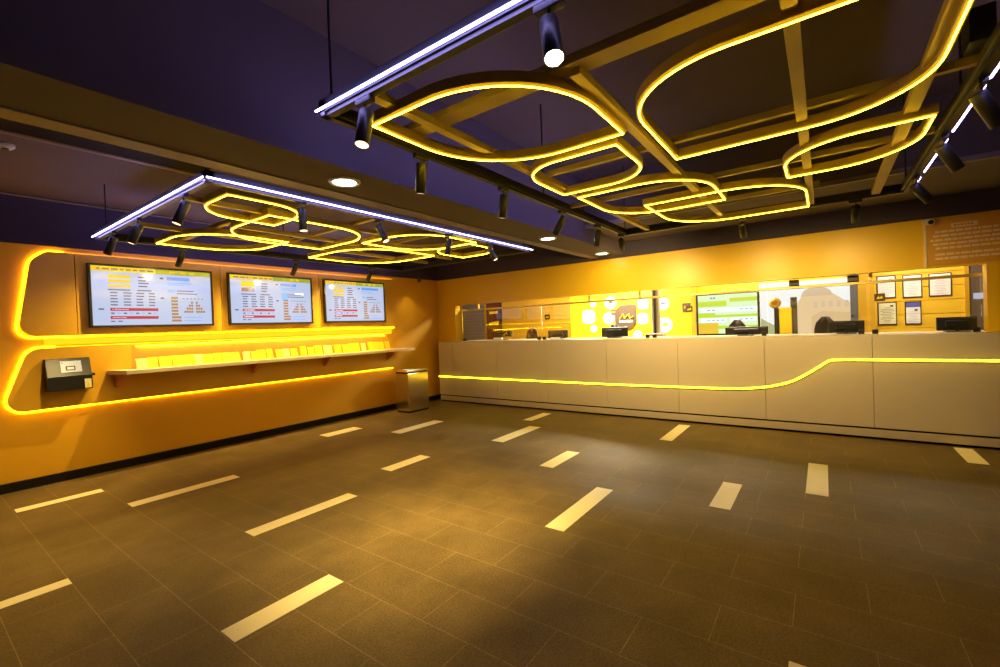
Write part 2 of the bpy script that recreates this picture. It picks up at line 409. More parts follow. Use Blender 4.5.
def spot(x, y, d, kind, label, power, size=50, along='x', col=(1.0,.72,.24)):
    p = protos[kind]
    o = p if kind not in used else copy_tree(p)
    used.add(kind)
    o['label'] = label
    o.location = (x, y, ZT)
    if along == 'y': o.rotation_euler = (0,0,PI/2)
    dv = Vector(d).normalized()
    dl = Matrix.Rotation(-o.rotation_euler.z, 3, 'Z') @ dv
    for ch in o.children:
        if ch.name.split('.')[0] == 'head':
            ch.rotation_euler = (-dl).to_track_quat('Z','Y').to_euler()
    if power:
        L = bpy.data.lights.new('spot_lamp', 'SPOT'); L.energy = power; L.spot_size = math.radians(size); L.spot_blend = 1.0; L.color = col; L.shadow_soft_size = .015
        lo = bpy.data.objects.new('spot_lamp', L); COL.objects.link(lo)
        lo.location = Vector((x, y, ZT-.085)) + dv*.150
        lo.rotation_euler = (-dv).to_track_quat('Z','Y').to_euler()
    return o
PW = 60
yl = 1.93-.0275
spot(1.2875, 1.62, (-.25,-.08,-.95), 'w', 'spotlight with lit lens at the near left corner of the big neon frame', PW, along='y')
spot(1.90, yl, (0.05,.16,-1), 'd', 'black spotlight hanging straight down, second from the near left corner of the big neon frame', 270, 58)
spot(2.74, yl, (0.0,.16,-1), 'd', 'black spotlight hanging straight down, third along the left edge of the big neon frame', 200, 58)
spot(3.66, yl, (-.15,.5,-.85), 'd', 'tilted black spotlight above the middle round downlight', PW)
spot(4.45, yl, (0,.15,-1), 'd', 'black spotlight above the round downlight nearest the counter wall', PW)
spot(5.12, yl, (.85,.25,-.55), 'd', 'black spotlight at the far left corner of the big neon frame', 150, 120)
xf = 5.27-.0275
spot(xf, .66, (.75,0,-.70), 'd', 'spotlight in the middle of the far edge of the big neon frame', 85, 125, along='y')
spot(xf, -.26, (.75,0,-.70), 'd', 'spotlight on the far edge of the big neon frame, nearest the wall camera', 55, 125, along='y')
yr = -.63+.0275
spot(2.96, yr, (.27,-.42,-.78), 'd', 'black spotlight pointing right at the picture border, on the big neon frame', 16)
spot(3.74, yr, (.27,-.45,-.78), 'd', 'black spotlight pointing right, middle one on the right edge of the big neon frame', 16)
spot(4.70, yr, (.27,-.50,-.70), 'd', 'black spotlight pointing right, farthest on the right edge of the big neon frame', 16)
spot(1.2875, .69, (-.3,-.25,-.9), 'b', 'dazzling bright spotlight on the near edge of the big neon frame', 10, along='y')
xn = 1.27+.0275
spot(xn, 3.68, (-.34,.06,-.9), 'w', 'spotlight at the right end of the near edge of the frame above the screens', 90, 70, along='y')
spot(xn, 4.66, (-.34,.10,-.9), 'w', 'spotlight in the middle of the near edge of the frame above the screens', 90, 70, along='y')
spot(xn, 5.36, (-.26,.30,-.9), 'w', 'spotlight at the left end of the near edge of the frame above the screens', 90, 70, along='y')
y1 = 3.26+.0275
spot(1.96, y1, (0.0,-.12,-1), 'w', 'spotlight on the right edge of the frame above the screens, nearest the camera', PW)
spot(2.72, y1, (.1,-.45,-.85), 'w', 'tilted spotlight with lit lens left of the round downlight pair', PW)
spot(3.66, y1, (-.1,.15,-1), 'w', 'spotlight on the right edge of the frame above the screens, third from the camera', PW)
spot(4.40, y1, (.15,-.45,-.85), 'w', 'spotlight with lit lens near the end of the long white light strip', PW)
y2 = 5.88-.0275
spot(2.02, y2, (-.12,.55,-.8), 'd', 'black spotlight silhouetted above the left wall screen', 120, 125)
spot(3.37, y2, (-.10,.55,-.8), 'd', 'black spotlight silhouetted above the middle wall screen', 120, 125)
spot(4.62, y2, (-.05,.55,-.8), 'd', 'black spotlight silhouetted above the right wall screen', 120, 125)
o = spot(5.97, 6.10, (0,.45,-.85), 'd', 'small black spotlight right of the wall screens near the room corner', 5, 90)
o.location.z = 2.56
MB().cyl((5.97,6.10,2.56),(5.97,6.10,ZL),.012,n=10).build('drop_rod', BLACKM, o)

# round downlights in the bulkhead between the two frames
for x, lab in ((1.94,'round white downlight in the bulkhead nearest the camera'),(4.80,'middle round white downlight in the bulkhead'),(6.45,'round white downlight in the bulkhead nearest the counter wall')):
    y = 2.70
    t = thing('downlight', (x,y,2.50), lab, 'downlight', 'round downlights in the bulkhead')
    MB().lathe([(.082,.0),(.082,-.012),(.104,-.012),(.110,-.004),(.110,0)], (x,y,2.50), 28).build('rim', WHITE, t)
    MB().lathe([(.083,-.006),(.05,-.010),(0,-.012)], (x,y,2.50), 28).build('diffuser', WARM, t)
    L = bpy.data.lights.new('down_lamp', 'AREA'); L.shape = 'DISK'; L.size = .10; L.energy = 2.5 if x < 6 else 1; L.color = (.9,1,.85)
    lo = bpy.data.objects.new('down_lamp', L); COL.objects.link(lo); lo.location = (x,y,2.485)

# ------------------------------------------------------------------ left wall cladding, neon contour
def smooth(pts, n=8):
    out = []
    P = [Vector(p) for p in pts]
    for i in range(len(P)-1):
        p0 = P[max(0,i-1)]; p1 = P[i]; p2 = P[i+1]; p3 = P[min(len(P)-1,i+2)]
        for j in range(n):
            t = j/n
            out.append(.5*((2*p1)+(p2-p0)*t+(2*p0-5*p1+4*p2-p3)*t*t+(3*p1-p0-3*p2+p3)*t**3))
    out.append(P[-1]); return out
def fillet(pts, radii, n=8):
    out = []; N = len(pts)
    for i, p in enumerate(pts):
        r = radii[i]
        if r <= 0: out.append(tuple(p)); continue
        p = Vector(p); a = (Vector(pts[i-1])-p).normalized(); b = (Vector(pts[(i+1) % N])-p).normalized()
        ang = a.angle(b); d = r/math.tan(ang/2)
        s0 = p+a*d; s1 = p+b*d; c = p+(a+b).normalized()*(r/math.sin(ang/2))
        v0 = s0-c; v1 = s1-c; w = v0.angle(v1)
        for j in range(n+1):
            t = j/n; q = (v0*math.sin((1-t)*w)+v1*math.sin(t*w))/math.sin(w); out.append(tuple(c+q))
    return out
YP = YL - .035                               # face of the raised cladding
up = fillet([(5.62,2.40),(1.02,2.40),(.905,2.30),(.79,1.525),(5.62,1.525)], [0,.10,.16,.12,0])[::1]
# split the upper panel at its seams
def clip(poly, xa, xb):
    def half(P, x, keep):
        o = []
        for i, p in enumerate(P):
            q = P[(i+1) % len(P)]; ip = keep(p[0], x); iq = keep(q[0], x)
            if ip: o.append(p)
            if ip != iq:
                t = (x-p[0])/(q[0]-p[0]); o.append((x, p[1]+(q[1]-p[1])*t))
        return o
    return half(half(poly, xa, lambda a, b: a >= b), xb, lambda a, b: a <= b)
for xa, xb in ((.5,1.232),(1.238,2.657),(2.663,4.082),(4.088,5.62)):
    MB().prism(clip(up, xa, xb), 'y', YP, YL+.02).build('cladding_panel', YPANEL, wl, .003)
lowp = fillet([(5.55,1.40),(.86,1.40),(.655,.775),(5.55,.775)], [0,.14,.12,0])
# lower panel with the niche cut out: four convex/concave pieces in one mesh
NX0, NX1, NZ0, NZ1 = 1.685, 5.41, 1.12, 1.385
m = MB()
m.prism(clip(lowp, .4, NX0), 'y', YP+.01, YL+.02)
m.box((NX0, YP+.01, NZ1), (NX1, YL+.02, 1.40)); m.box((NX0, YP+.01, .775), (NX1, YL+.02, NZ0)); m.box((NX1, YP+.01, .775), (5.55, YL+.02, 1.40))
m.build('cladding_panel', YPANEL, wl)
MB().box((NX0, YL-.012, NZ0), (NX1, YL+.02, NZ1)).build('niche_back', ORANGE, wl)

t1 = thing('neon_outline', (3.2, YL, 1.6), 'yellow neon line around the raised panel that holds the screens', 'neon light')
def outline(t, tr, radii):
    P = fillet(tr, radii, 8); cut0 = 1; n = len(P)
    cut1 = min(i for i in range(n) if i > n/2 and abs(P[i][1]-P[-1][1]) < 1e-6)
    def tb(ps, r, mt, nm): MB().tube([(x, YL+.008, z) for x, z in ps], r, 8).build(nm, mt, t)
    a = P[cut0]; e = P[cut1]
    tb([(a[0]+.10, a[1])]+P[cut0:cut1+1]+[(e[0]+.5, e[1])], .008, NEONW, 'bright_tube')
    tb([P[0], (a[0]+.11, a[1])], .0028, NEONW2, 'upper_tube')
    tb([(e[0]+.51, e[1]), P[-1]], .0045, NEONW, 'lower_tube')
outline(t1, [(5.62,2.4055),(1.018,2.405),(.894,2.305),(.776,1.512),(5.62,1.512)], [0,.12,.18,.10,0])
t2 = thing('neon_outline', (3.1, YL, 1.1), 'yellow neon line around the lower wall panel with the shelf', 'neon light')
outline(t2, [(5.55,1.411),(.852,1.411),(.640,.762),(5.55,.762)], [0,.15,.13,0])
# channel between both panels glows: strip hidden along it
t = thing('light_channel', (3.2, YL, 1.46), 'bright yellow light channel between the screens and the leaflet row', 'light strip')
MB().box((.98, YL-.002, 1.428), (5.56, YL+.02, 1.494)).build('diffuser', emis('channel_glow', (1.0,.62,.002), 0.95), t)
MB().box((NX0+.05, 6.475, NZ1-.012), (NX1-.05, 6.485, NZ1-.001)).build('under_strip', emis('under_strip_glow', (1.0,.70,.004), 40.0), t)  # strip added under the niche top to brighten the leaflets

# ------------------------------------------------------------------ wall screens
def wall_screen(x0, x1, z0, z1, label, var):
    x0 *= .988; x1 *= .988; z0 = 1.434+(z0-1.434)*.988; z1 = 1.434+(z1-1.434)*.988
    y = YP-.0005; t = thing('tv_screen', ((x0+x1)/2, y, z0), label, 'screen', 'price screens on the left wall')
    fr = .022
    m = MB()
    m.box((x0,y-.05,z0),(x1,y,z0+fr)); m.box((x0,y-.05,z1-fr),(x1,y,z1)); m.box((x0,y-.05,z0+fr),(x0+fr,y,z1-fr)); m.box((x1-fr,y-.05,z0+fr),(x1,y,z1-fr))
    m.build('bezel', BLACK, t)
    mats = [S_BG,S_YEL,S_OLV,S_BLUE,S_LBLUE,S_RED,S_INK,S_OR,S_WHITE]
    m = MB(); a0, a1, b0, b1 = x0+fr, x1-fr, z0+fr, z1-fr
    m.box((a0,y-.040,b0),(a1,y-.02,b1),0)
    def R(u0, u1, v0, v1, mi):
        m.box((a0+(a1-a0)*u0, y-.0415, b1-(b1-b0)*v0), (a0+(a1-a0)*u1, y-.039, b1-(b1-b0)*v1), mi)
    rnd = random.Random(var)
    R(0,.5,0,.085,1); R(.5,1,0,.085,2)
    x = .04
    while x < .46: w = rnd.uniform(.02,.06); R(x, x+w, .03,.06,6); x += w+.015
    for x in (.62,.72,.80): R(x, x+.05, .02,.065, 1)
    if var != 2:
        for v in (.14,.22,.30): R(.125,.295,v,v+.055,1)
    else: R(.125,.275,.12,.24,1); R(.125,.275,.26,.34,7)
    for v in (.15,.21,.255,.31): R(.355,.355+rnd.uniform(.06,.09),v,v+.022,6)
    R(.595,.80 if var != 3 else .9,.13,.19,3); R(.535,.565,.145,.175,6)
    for v in (.225,.26): R(.60,.60+rnd.uniform(.15,.25),v,v+.016,4)
    if var == 2: R(.605,.68,.34,.50,4); R(.78,.90,.33,.38,8)
    else: R(.60,.66,.36,.41,4)
    for v in (.37,.42): R(.68,.68+rnd.uniform(.1,.22),v,v+.016,6)
    R(.12,.29,.385,.405,6); R(.345,.46,.385,.405,6)
    for r in range(5):
        for c in range(4):
            R(.135+c*.10, .135+c*.10+rnd.uniform(.05,.065), .435+r*.052, .435+r*.052+.02, 6)
    R(.13,.51,.705,.755,5); R(.13,.51,.845,.895,5); R(.145,.27,.722,.738,8); R(.145,.25,.862,.878,8)
    for c in range(8): R(.135+c*.048, .16+c*.048, .785,.808, 4 if c % 2 else 6)
    for c in range(2): R(.13+c*.055,.165+c*.055,.925,.942,6)
    R(.045,.085,.715,.74,6); R(.535,.565,.505,.535,6)
    for r in range(8): R(.625,.685 if r < 6 else .71,.49+r*.06,.49+r*.06+.038,7)
    for r, k in enumerate((1,2,3,4)):
        for c in range(k): R(.805-.022*c, .823-.022*c, .57+r*.058, .57+r*.058+.04, 7); R(.85+.022*c, .868+.022*c, .57+r*.058, .57+r*.058+.04, 7)
    for v in (.865,.925): R(.735,.735+rnd.uniform(.14,.18),v,v+.016,4)
    for c in range(6): R(.73+c*.035,.745+c*.035,.51,.525,6)
    m.build('display', mats, t)
    return t
wall_screen(1.345, 2.572, 1.605, 2.315, 'left of the three wall price screens, nearest the camera', 1)
wall_screen(2.765, 3.985, 1.612, 2.318, 'middle of the three wall price screens', 2)
wall_screen(4.20, 5.42, 1.622, 2.325, 'right of the three wall price screens, nearest the room corner', 3)

# ------------------------------------------------------------------ shelf and leaflets
t = thing('wall_shelf', (3.65, YL, 1.08), 'long pale wall shelf on brackets under the screens', 'shelf')
MB().prism([(1.46,YL-.025),(1.55,6.155),(5.80,6.155),(5.85,YL-.025)], 'z', 1.076, 1.12).build('board', SHELFM, t, .003)
for x in (1.54, 3.02, 4.12, 5.40):
    MB().prism([(6.26,1.082),(YL-.025,1.082),(YL-.025,.93),(YL-.075,.93)], 'x', x-.014, x+.014).build('bracket', ORANGE, t)
x = 1.70; first = None; k = 0
while x < 5.33:
    w = random.uniform(.075,.125) if x > 2.3 else random.uniform(.09,.13); h = random.uniform(.105,.135)+.02*(x-1.7)/3.6
    o = thing('leaflet', (x, 6.40, 1.12), 'small bright yellow leaflet standing in the row on the wall shelf', 'leaflet', 'yellow leaflets on the wall shelf')
    m = MB(); n = random.randint(2,4)
    for i in range(n):
        yb = 6.395 - i*.012 + random.uniform(-.003,.003); dz = random.uniform(-.008,.006)
        m.prism([(yb,1.1205),(yb+.003,1.1205),(yb+.038,1.12+h+dz),(yb+.035,1.12+h+dz)], 'x', x, x+w)
    m.build('sheets', YCARD if k % 5 else YCARD2, o)
    k += 1
    x += w + (random.choice([.006,.008,.012,.03,.05]) if x > 2.5 else .008)

# wall terminal
t = thing('wall_terminal', (1.13, YL-.03, .95), 'black wall terminal with a tilted pale screen left of the shelf', 'terminal')
xa, xb = .965, 1.31
m = MB(); m.prism([(YL-.025,.955),(6.35,.955),(6.35,1.10),(6.43,1.285),(YL-.025,1.285)], 'x', xa, xb); m.build('case', BLACK, t, .004)
def tp(x, s): return (x, 6.35+.08*s-.0008, 1.10+.185*s-.0005)
def slab(xl, xr, s0, s1, k=.003):
    a = Vector((0,-.185,.08)).normalized()*k
    v = [Vector(tp(xl,s0)),Vector(tp(xr,s0)),Vector(tp(xr,s1)),Vector(tp(xl,s1))]
    return v+[q+a for q in v]
FB = [(0,1,2,3),(7,6,5,4),(0,4,5,1),(1,5,6,2),(2,6,7,3),(3,7,4,0)]
m = MB(); m.add(slab(1.075,1.235,.22,.84), FB); m.build('screen', mat('terminal_screen', (.28,.28,.28), .3, emit=(.5,.5,.52), estr=.35), t)
m = MB(); m.add(slab(1.11,1.185,.32,.56,.004), FB); m.add(slab(1.083,1.095,.72,.78,.004), FB); m.build('display_print', INK, t)
m = MB(); m.add(slab(1.122,1.175,.37,.50,.005), FB); m.build('display_field', PAPER, t)
MB().box((1.245,6.343,.965),(1.30,6.352,1.06)).build('notice', PAPERC, t)
MB().prism([(1.256,.98),(1.290,.98),(1.273,1.03)], 'y', 6.340, 6.344).build('warning_mark', YCARD, t)
MB().box((1.31,6.36,1.09),(1.335,YL-.03,1.115)).build('card_slot', BLACK, t)

# ------------------------------------------------------------------ waste bin
t = thing('waste_bin', (5.57,6.03,0), 'square steel waste bin in the corner beside the counter', 'waste bin')
bx0, bx1, by0, by1 = 5.33, 5.82, 5.87, 6.20
MB().box((bx0+.015,by0+.015,0),(bx1-.015,by1-.015,.03)).build('base', BLACK, t)
MB().box((bx0,by0,.03),(bx1,by1,.69)).build('body', STEEL, t, .006)
MB().box((bx0+.01,by0+.01,.69),(bx1-.01,by1-.01,.712)).build('slot', SHADOW, t)
m = MB(); m.box((bx0,by0,.712),(bx1,by0+.10,.745)); m.box((bx0,by1-.10,.712),(bx1,by1,.745)); m.box((bx0,by0+.10,.712),(bx0+.10,by1-.10,.745)); m.box((bx1-.10,by0+.10,.712),(bx1,by1-.10,.745))
m.build('lid', STEEL, t, .004)

# ------------------------------------------------------------------ ticket counter
t = thing('ticket_counter', (XB+.3, 1.0, 0), 'long beige ticket counter with a yellow light line along its front', 'counter')
MB().box((XB+.03, -4.55, .0), (XB+.09, 6.28, .13)).build('toe_recess', SHADOW, t)
MB().box((XB-.012, -4.55, .030), (XB+.03, 6.28, .112)).build('plinth', PLINTH, t, .002)
ys = [6.30,5.92,4.86,3.80,2.74,1.68,.62,-.44,-1.50,-2.56,-3.62,-4.55]
for a, b in zip(ys, ys[1:]):
    MB().box((XB, b+.002, .135), (XB+.04, a-.002, 1.165)).build('front_panel', COUNTER, t, .002)
MB().box((XB+.04, -4.55, .13), (7.50, 6.04, 1.13)).build('carcass', SHADOW, t)
MB().box((XB, -4.55, 1.165), (XF-.005, 6.30, 1.185)).box((XF-.005, -4.55, 1.165), (7.55, 6.04, 1.185)).build('worktop', COUNTER, t)
lp = [(6.30,.50),(3.0,.492),(1.40,.502),(.95,.512),(.78,.526),(.56,.56),(.36,.622),(.22,.70),(.08,.80),(.0,.862),(-.04,.888),(-.09,.900),(-.2,.904),(-.33,.906),(-2.0,.908),(-4.5,.91)]
sp = smooth([(XB-.006, y, z) for y, z in lp], 6)
prof = MB().sweep(sp, [(-.004,-.017),(.004,-.017),(.004,.017),(-.004,.017)]).build('light_channel', WHITE, t)
MB().tube([(p[0]-.006,p[1],p[2]) for p in sp], .0095, 8).build('yellow_neon', NEONC, prof)

# glass screens above the counter, upper steel rail
t = thing('glass_rail', (XG, 2.0, 1.80), 'long brassy rail under the amber fascia that holds the glass screens', 'rail')
MB().box((XG-.018, -1.40, 1.792), (XG+.018, 6.045, 1.827)).build('rail', RIM, t, .003)
for y in (5.60, 3.2, 2.34, -.47):
    MB().box((XG-.012, y-.018, 1.827), (XG+.012, y+.018, 1.95)).build('hanger', RIM, t)
gl = [(6.03,4.17,'leftmost clear glass screen on the counter, beside the room corner'),(4.14,2.20,'second clear glass screen from the left on the counter'),
      (2.17,.62,'third clear glass screen from the left on the counter, before the office television'),(.60,-.43,'fourth clear glass screen from the left, before the pale wall picture'),
      (-.46,-1.395,'rightmost clear glass screen on the counter, before the framed certificates')]
stk = [None,(4.02,1.59),(1.61,1.60),None,(-.55,1.62)]
for i, (ya, yb, lab) in enumerate(gl):
    t = thing('glass_screen', (XG, (ya+yb)/2, 1.185), lab, 'glass screen')
    MB().box((XG-.004, yb, 1.20), (XG+.004, ya, 1.79)).build('pane', GLASS, t)
    for y in ((ya-.04, yb+.04) if i not in (3,) else (yb+.06,)):
        MB().box((XG-.022, y-.028, 1.185), (XG+.022, y+.028, 1.238)).build('clamp', BLACK, t, .003)
    if stk[i]:
        y, z = stk[i]
        MB().box((XG-.010, y-.05, z-.045), (XG-.0045, y+.05, z+.045)).build('sticker', BROWN, t)
        MB().prism([(y+.03,z-.02),(y+.012,z+.02),(y,z-.005),(y-.018,z+.02),(y-.03,z-.012)], 'x', XG-.0115, XG-.0098).build('sticker_mark', LOGOY, t)
for y, lab in ((.303,'small black block on the glass rail above the dark grey post'),(-.304,'black block on the glass rail above the dark door leaf')):
    t = thing('speaker_block', (XG, y, 1.828), lab, 'speaker')
    MB().box((XG-.05, y-.055, 1.828), (XG+.045, y+.055, 1.905)).build('case', BLACK, t, .006)
    MB().box((XG-.054, y-.04, 1.84), (XG-.049, y+.04, 1.892)).build('grille', BLACKM, t)

# ------------------------------------------------------------------ ticket monitors on the counter
def monitor(y, w, h, z0, label, yaw=0.0, base=True):
    x = 7.25; t = thing('ticket_monitor', (x, y, 1.185), label, 'monitor', 'ticket desk monitors')
    MB().box((x-.02, y-w/2, z0), (x+.02, y+w/2, z0+h)).build('back_shell', BLACK, t, .008)
    MB().box((x-.05, y-w*.3, z0+h*.25), (x-.018, y+w*.3, z0+h*.75)).build('rear_housing', BLACKM, t, .012)
    MB().box((x+.0195, y-w/2+.012, z0+.012), (x+.0225, y+w/2-.012, z0+h-.012)).build('display', screen('monitor_glow', (.5,.55,.6), .4), t)
    MB().box((x-.0225, y-w/2+.01, z0+h-.022), (x-.0195, y+w/2-.01, z0+h-.014)).build('highlight_trim', RAIL, t)  # lighter grey strip along the top of the shell's back
    MB().cyl((x-.03, y, 1.19), (x-.03, y, z0+h*.4), .018, n=12).build('stand', BLACKM, t)
    MB().prism([(x-.12,y-.1),(x+.08,y-.1),(x+.08,y+.1),(x-.12,y+.1)], 'z', 1.185, 1.197).build('foot', BLACKM, t, .003)
    return t
m1 = monitor(5.20, .50, .11, 1.25, 'ticket monitor farthest left behind the glass, by the dark shutter')
MB().box((7.12,5.12,1.187),(7.17,5.32,1.232)).build('receipt_printer', WHITE, m1, .004)
m2 = monitor(3.94, .40, .145, 1.20, 'ticket monitor at the left edge of the bright yellow office wall')
MB().box((7.12,3.85,1.187),(7.17,4.03,1.215)).build('receipt_printer', WHITE, m2, .004)
monitor(2.86, .46, .165, 1.20, 'ticket monitor in front of the brown leaf logo')
monitor(.90, .54, .11, 1.20, 'ticket monitor in front of the office television')
monitor(-.23, .37, .15, 1.20, 'ticket monitor in front of the pale wall picture')
monitor(-1.235, .335, .155, 1.20, 'ticket monitor farthest right, under the framed certificates')

# ------------------------------------------------------------------ ticket office behind the counter
wo = MB(); wo.box((XO, YR, 0), (XO+.12, 4.55, ZO)); woo = struct(wo.build('wall_office', OFFW))
struct(MB().box((XF+.16, YR, ZO), (XO+.12, YL+1.5, ZO+.1)).build('ceiling_office', mat('office_ceiling', (.6,.45,.2), .8)))
struct(MB().box((XF+.16, YL+1.3, 0), (XO+.12, YL+1.4, ZO)).build('wall_office_left', SLATM))
# slatted walls
m = MB(); z = .0
while z < ZO-.05: m.box((XO-.02, 4.55, z), (XO+.10, 6.42, z+.085)); m.box((XO, 4.55, z+.085), (XO+.10, 6.42, z+.092)); z += .092
struct(m.build('wall_office_slatted', SLATM))
m = MB(); z = 0
while z < ZO-.1: m.box((XO-.03, -1.64, z), (XO, -.62, z+.19)); m.box((XO-.012, -1.64, z+.19), (XO, -.62, z+.2)); z += .2
m.build('plank_cladding', mat('plank_yellow', (.85,.52,.03), .45), woo)
MB().box((XO-.10, -.64, 0), (XO-.03, -.44, ZO)).build('pilaster', SLATM, woo)
MB().box((XO-.06, 1.90, 0), (XO, 2.02, ZO)).build('pilaster', SLATM, woo)
MB().box((XO-.03, .9, 0), (XO-.001, 2.0, 1.08)).build('wainscot', SLATM, woo)
struct(MB().box((XO-.0, 6.42, 0), (XO+.12, YL+1.4, ZO)).build('wall_office_end', SLATM))
# dark roller shutter
t = thing('roller_shutter', (XO-.05, 7.3, 0), 'dark grey roller shutter in the left end of the ticket office', 'shutter')
m = MB(); z = .05
while z < 2.3: m.box((XO-.05, 6.99, z), (XO-.005, 7.66, z+.075)); z += .08
m.build('curtain', GREYP, t); MB().box((XO-.09,6.95,2.3),(XO-.002,7.7,2.45)).build('shutter_box', GREYP, t)
# red poster frame
t = thing('poster_frame', (XO-.04, 6.64, 1.0), 'dark red poster beside the shutter in the ticket office', 'poster')
MB().box((XO-.05,6.42,1.0),(XO-.005,6.88,2.05)).build('frame', BLACK, t, .004)
MB().box((XO-.054,6.45,1.03),(XO-.049,6.85,2.02)).build('print', REDP, t)
m = MB(); m.box((XO-.057,6.52,1.78),(XO-.053,6.78,1.84)); m.prism([(6.50,1.5),(6.80,1.5),(6.80,1.56),(6.50,1.60)],'x',XO-.057,XO-.053); m.build('print_patch', YCARD, t)
# disc decals and leaf sign on the bright wall
def disc(y, z, r, label, n=20, mark=None, sq=0):
    t = thing('wall_decal', (XO, y, z), label, 'decal', 'white decals on the yellow office wall')
    pts = [(y+r*math.copysign(abs(math.cos(2*PI*i/n))**(.55 if sq else 1), math.cos(2*PI*i/n)), z+r*math.copysign(abs(math.sin(2*PI*i/n))**(.55 if sq else 1), math.sin(2*PI*i/n))) for i in range(n)]
    MB().prism(pts, 'x', XO-.012, XO-.001).build('disc', WHITE, t)
    if mark:
        MB().box((XO-.014, y-r*.4, z-r*.1), (XO-.011, y+r*.3, z+r*.25)).build('picture', mark, t)
disc(4.12,1.59,.15,'large rounded white decal at the left of the bright yellow wall',sq=1)
disc(4.01,1.86,.07,'small white decal above the large rounded one on the yellow wall')
disc(4.01,1.33,.08,'small white decal below the large rounded one on the yellow wall')
disc(3.62,1.86,.13,'round white decal with a dark mark, above the small brown square',mark=BROWN)
disc(3.66,1.54,.13,'round white decal with a mauve mark, left of the brown leaf sign',mark=INKP)
disc(2.93,1.80,.11,'white decal right of the top of the brown leaf sign',sq=1)
disc(2.95,1.50,.11,'white decal left of the grey column, below another',sq=1)
disc(2.55,1.78,.13,'round white decal with a blue mark right of the grey column',mark=PBLUE)
disc(2.52,1.36,.15,'round white decal with a yellow mark right of the grey column foot',mark=LOGOY)
disc(3.06,1.18,.09,'white decal under the brown leaf sign')
t = thing('leaf_sign', (XO, 3.27, 1.55), 'brown leaf shaped logo sign on the bright yellow office wall', 'sign')
lf = leaf(3.04,3.48,1.30,1.80,.20,'a')
lf = [(3.52-(y-3.04)+.0, z) for y, z in lf]
MB().prism(lf, 'x', XO-.035, XO-.001).build('board', BROWN, t)
m = MB()
for (y0, z0, y1, z1) in ((3.42,1.50,3.34,1.62),(3.34,1.62,3.31,1.52),(3.31,1.52,3.22,1.62),(3.22,1.62,3.20,1.52),(3.20,1.52,3.12,1.56)):
    m.bar((XO-.038,y0,z0),(XO-.038,y1,z1),.008,.045,up=(1,0,0))
m.build('logo_mark', LOGOY, t)
m = MB(); y = 3.43
for w in (.05,.04,.05,.03,.05,.04,.03): m.box((XO-.040,y,1.44),(XO-.034,y-w+.01,1.485)); y -= w
m.build('logo_letters', WHITE, t)
for y, z, s, lab in ((3.55,1.66,.06,'small brown square notice left of the brown leaf sign'),(2.10,1.68,.085,'brown square notice near the right end of the bright yellow wall')):
    t = thing('square_notice', (XO, y, z), lab, 'notice')
    MB().box((XO-.016, y-s, z-s), (XO-.001, y+s, z+s)).build('plate', BROWN, t); MB().box((XO-.018, y-s*.6, z-s*.2), (XO-.015, y+s*.6, z+s*.3)).build('print', SLATM, t)
# column in the office
t = thing('office_column', (8.2, 2.42, 0), 'slim grey column standing before the bright yellow office wall', 'column')
MB().box((8.12,2.38,.25),(8.24,2.50,ZO)).build('shaft', mat('column_grey', (.32,.28,.26), .4), t, .006)
MB().box((8.10,2.42,.25),(8.122,2.46,ZO)).build('dark_channel', BLACKM, t)
MB().box((8.04,2.30,0),(8.30,2.58,1.22)).build('base', mat('column_base', (.5,.42,.34), .4), t, .01)
# office television
t = thing('office_television', (XO-.04, 1.38, 1.1), 'large television with green and white panels behind the counter', 'television')
MB().box((XO-.09,.90,1.08),(XO-.032,1.92,1.90)).build('bezel', BLACK, t, .004)
m = MB(); ta, tb, za, zb = 1.885,.925,1.17,1.875
m.box((XO-.094,tb,za),(XO-.088,ta,zb),0)
def RT(u0,u1,v0,v1,mi): m.box((XO-.0965,ta+(tb-ta)*u0,zb+(za-zb)*v0),(XO-.0935,ta+(tb-ta)*u1,zb+(za-zb)*v1),mi)
RT(0,.5,.16,.30,1); RT(0,.3,.46,.55,2); RT(0,1,.52,.58,1); RT(0,.35,.72,1,3); RT(.35,1,.80,.88,2); RT(.55,1,.1,.2,1)
RT(.04,.62,.34,.45,4); RT(.62,1,.34,.45,4); RT(.05,.5,.6,.71,4); RT(.55,.98,.6,.70,4)
for u in (.16,.24,.32,.40): RT(u,u+.06,.375,.41,5); RT(u,u+.05,.64,.67,5)
for u in (.72,.80,.88): RT(u,u+.05,.375,.405,5); RT(u,u+.05,.63,.66,5)
for u in (.22,.27): RT(u,u+.04,.06,.10,5)
m.build('display', [S_PALE,S_LIME,S_LIME,S_YEL,S_WHITE,S_BLUE], t)
MB().box((XO-.096,1.5,1.105),(XO-.089,1.83,1.125)).build('label_bar', PAPER, t)
# pale mural
t = thing('wall_mural', (XO-.02, .3, 1.0), 'pale glowing wall picture of a domed stone building under a white sky', 'mural')
MB().box((XO-.05,-.42,.95),(XO-.005,.895,2.02)).build('panel', [WHITE], t)
m = MB(); m.box((XO-.054,-.40,.97),(XO-.049,.88,2.0),0)
def MP(poly, mi, d): m.prism(poly, 'x', XO-.054-d, XO-.05, mi)
MP([(.46,.97),(-.40,.97),(-.40,1.62),(-.30,1.64),(-.18,1.74),(-.10,1.80),(.26,1.80),(.34,1.66),(.40,1.5)],1,.002)
pts = [(.085+.20*math.cos(t_*PI/10), 1.78+.12*math.sin(t_*PI/10)) for t_ in range(11)]
MP(pts+[(-.115,1.75),(.285,1.75)],3,.003)
MP([(.30,1.77),(-.13,1.77),(-.13,1.75),(.30,1.75)],2,.005)
MP([(.16,.97),(-.40,.97),(-.40,1.46),(.02,1.50),(.16,1.42)],2,.005)
MP([(.88,.97),(.42,.97),(.42,1.22),(.5,1.34),(.7,1.30),(.88,1.42)],4,.004)
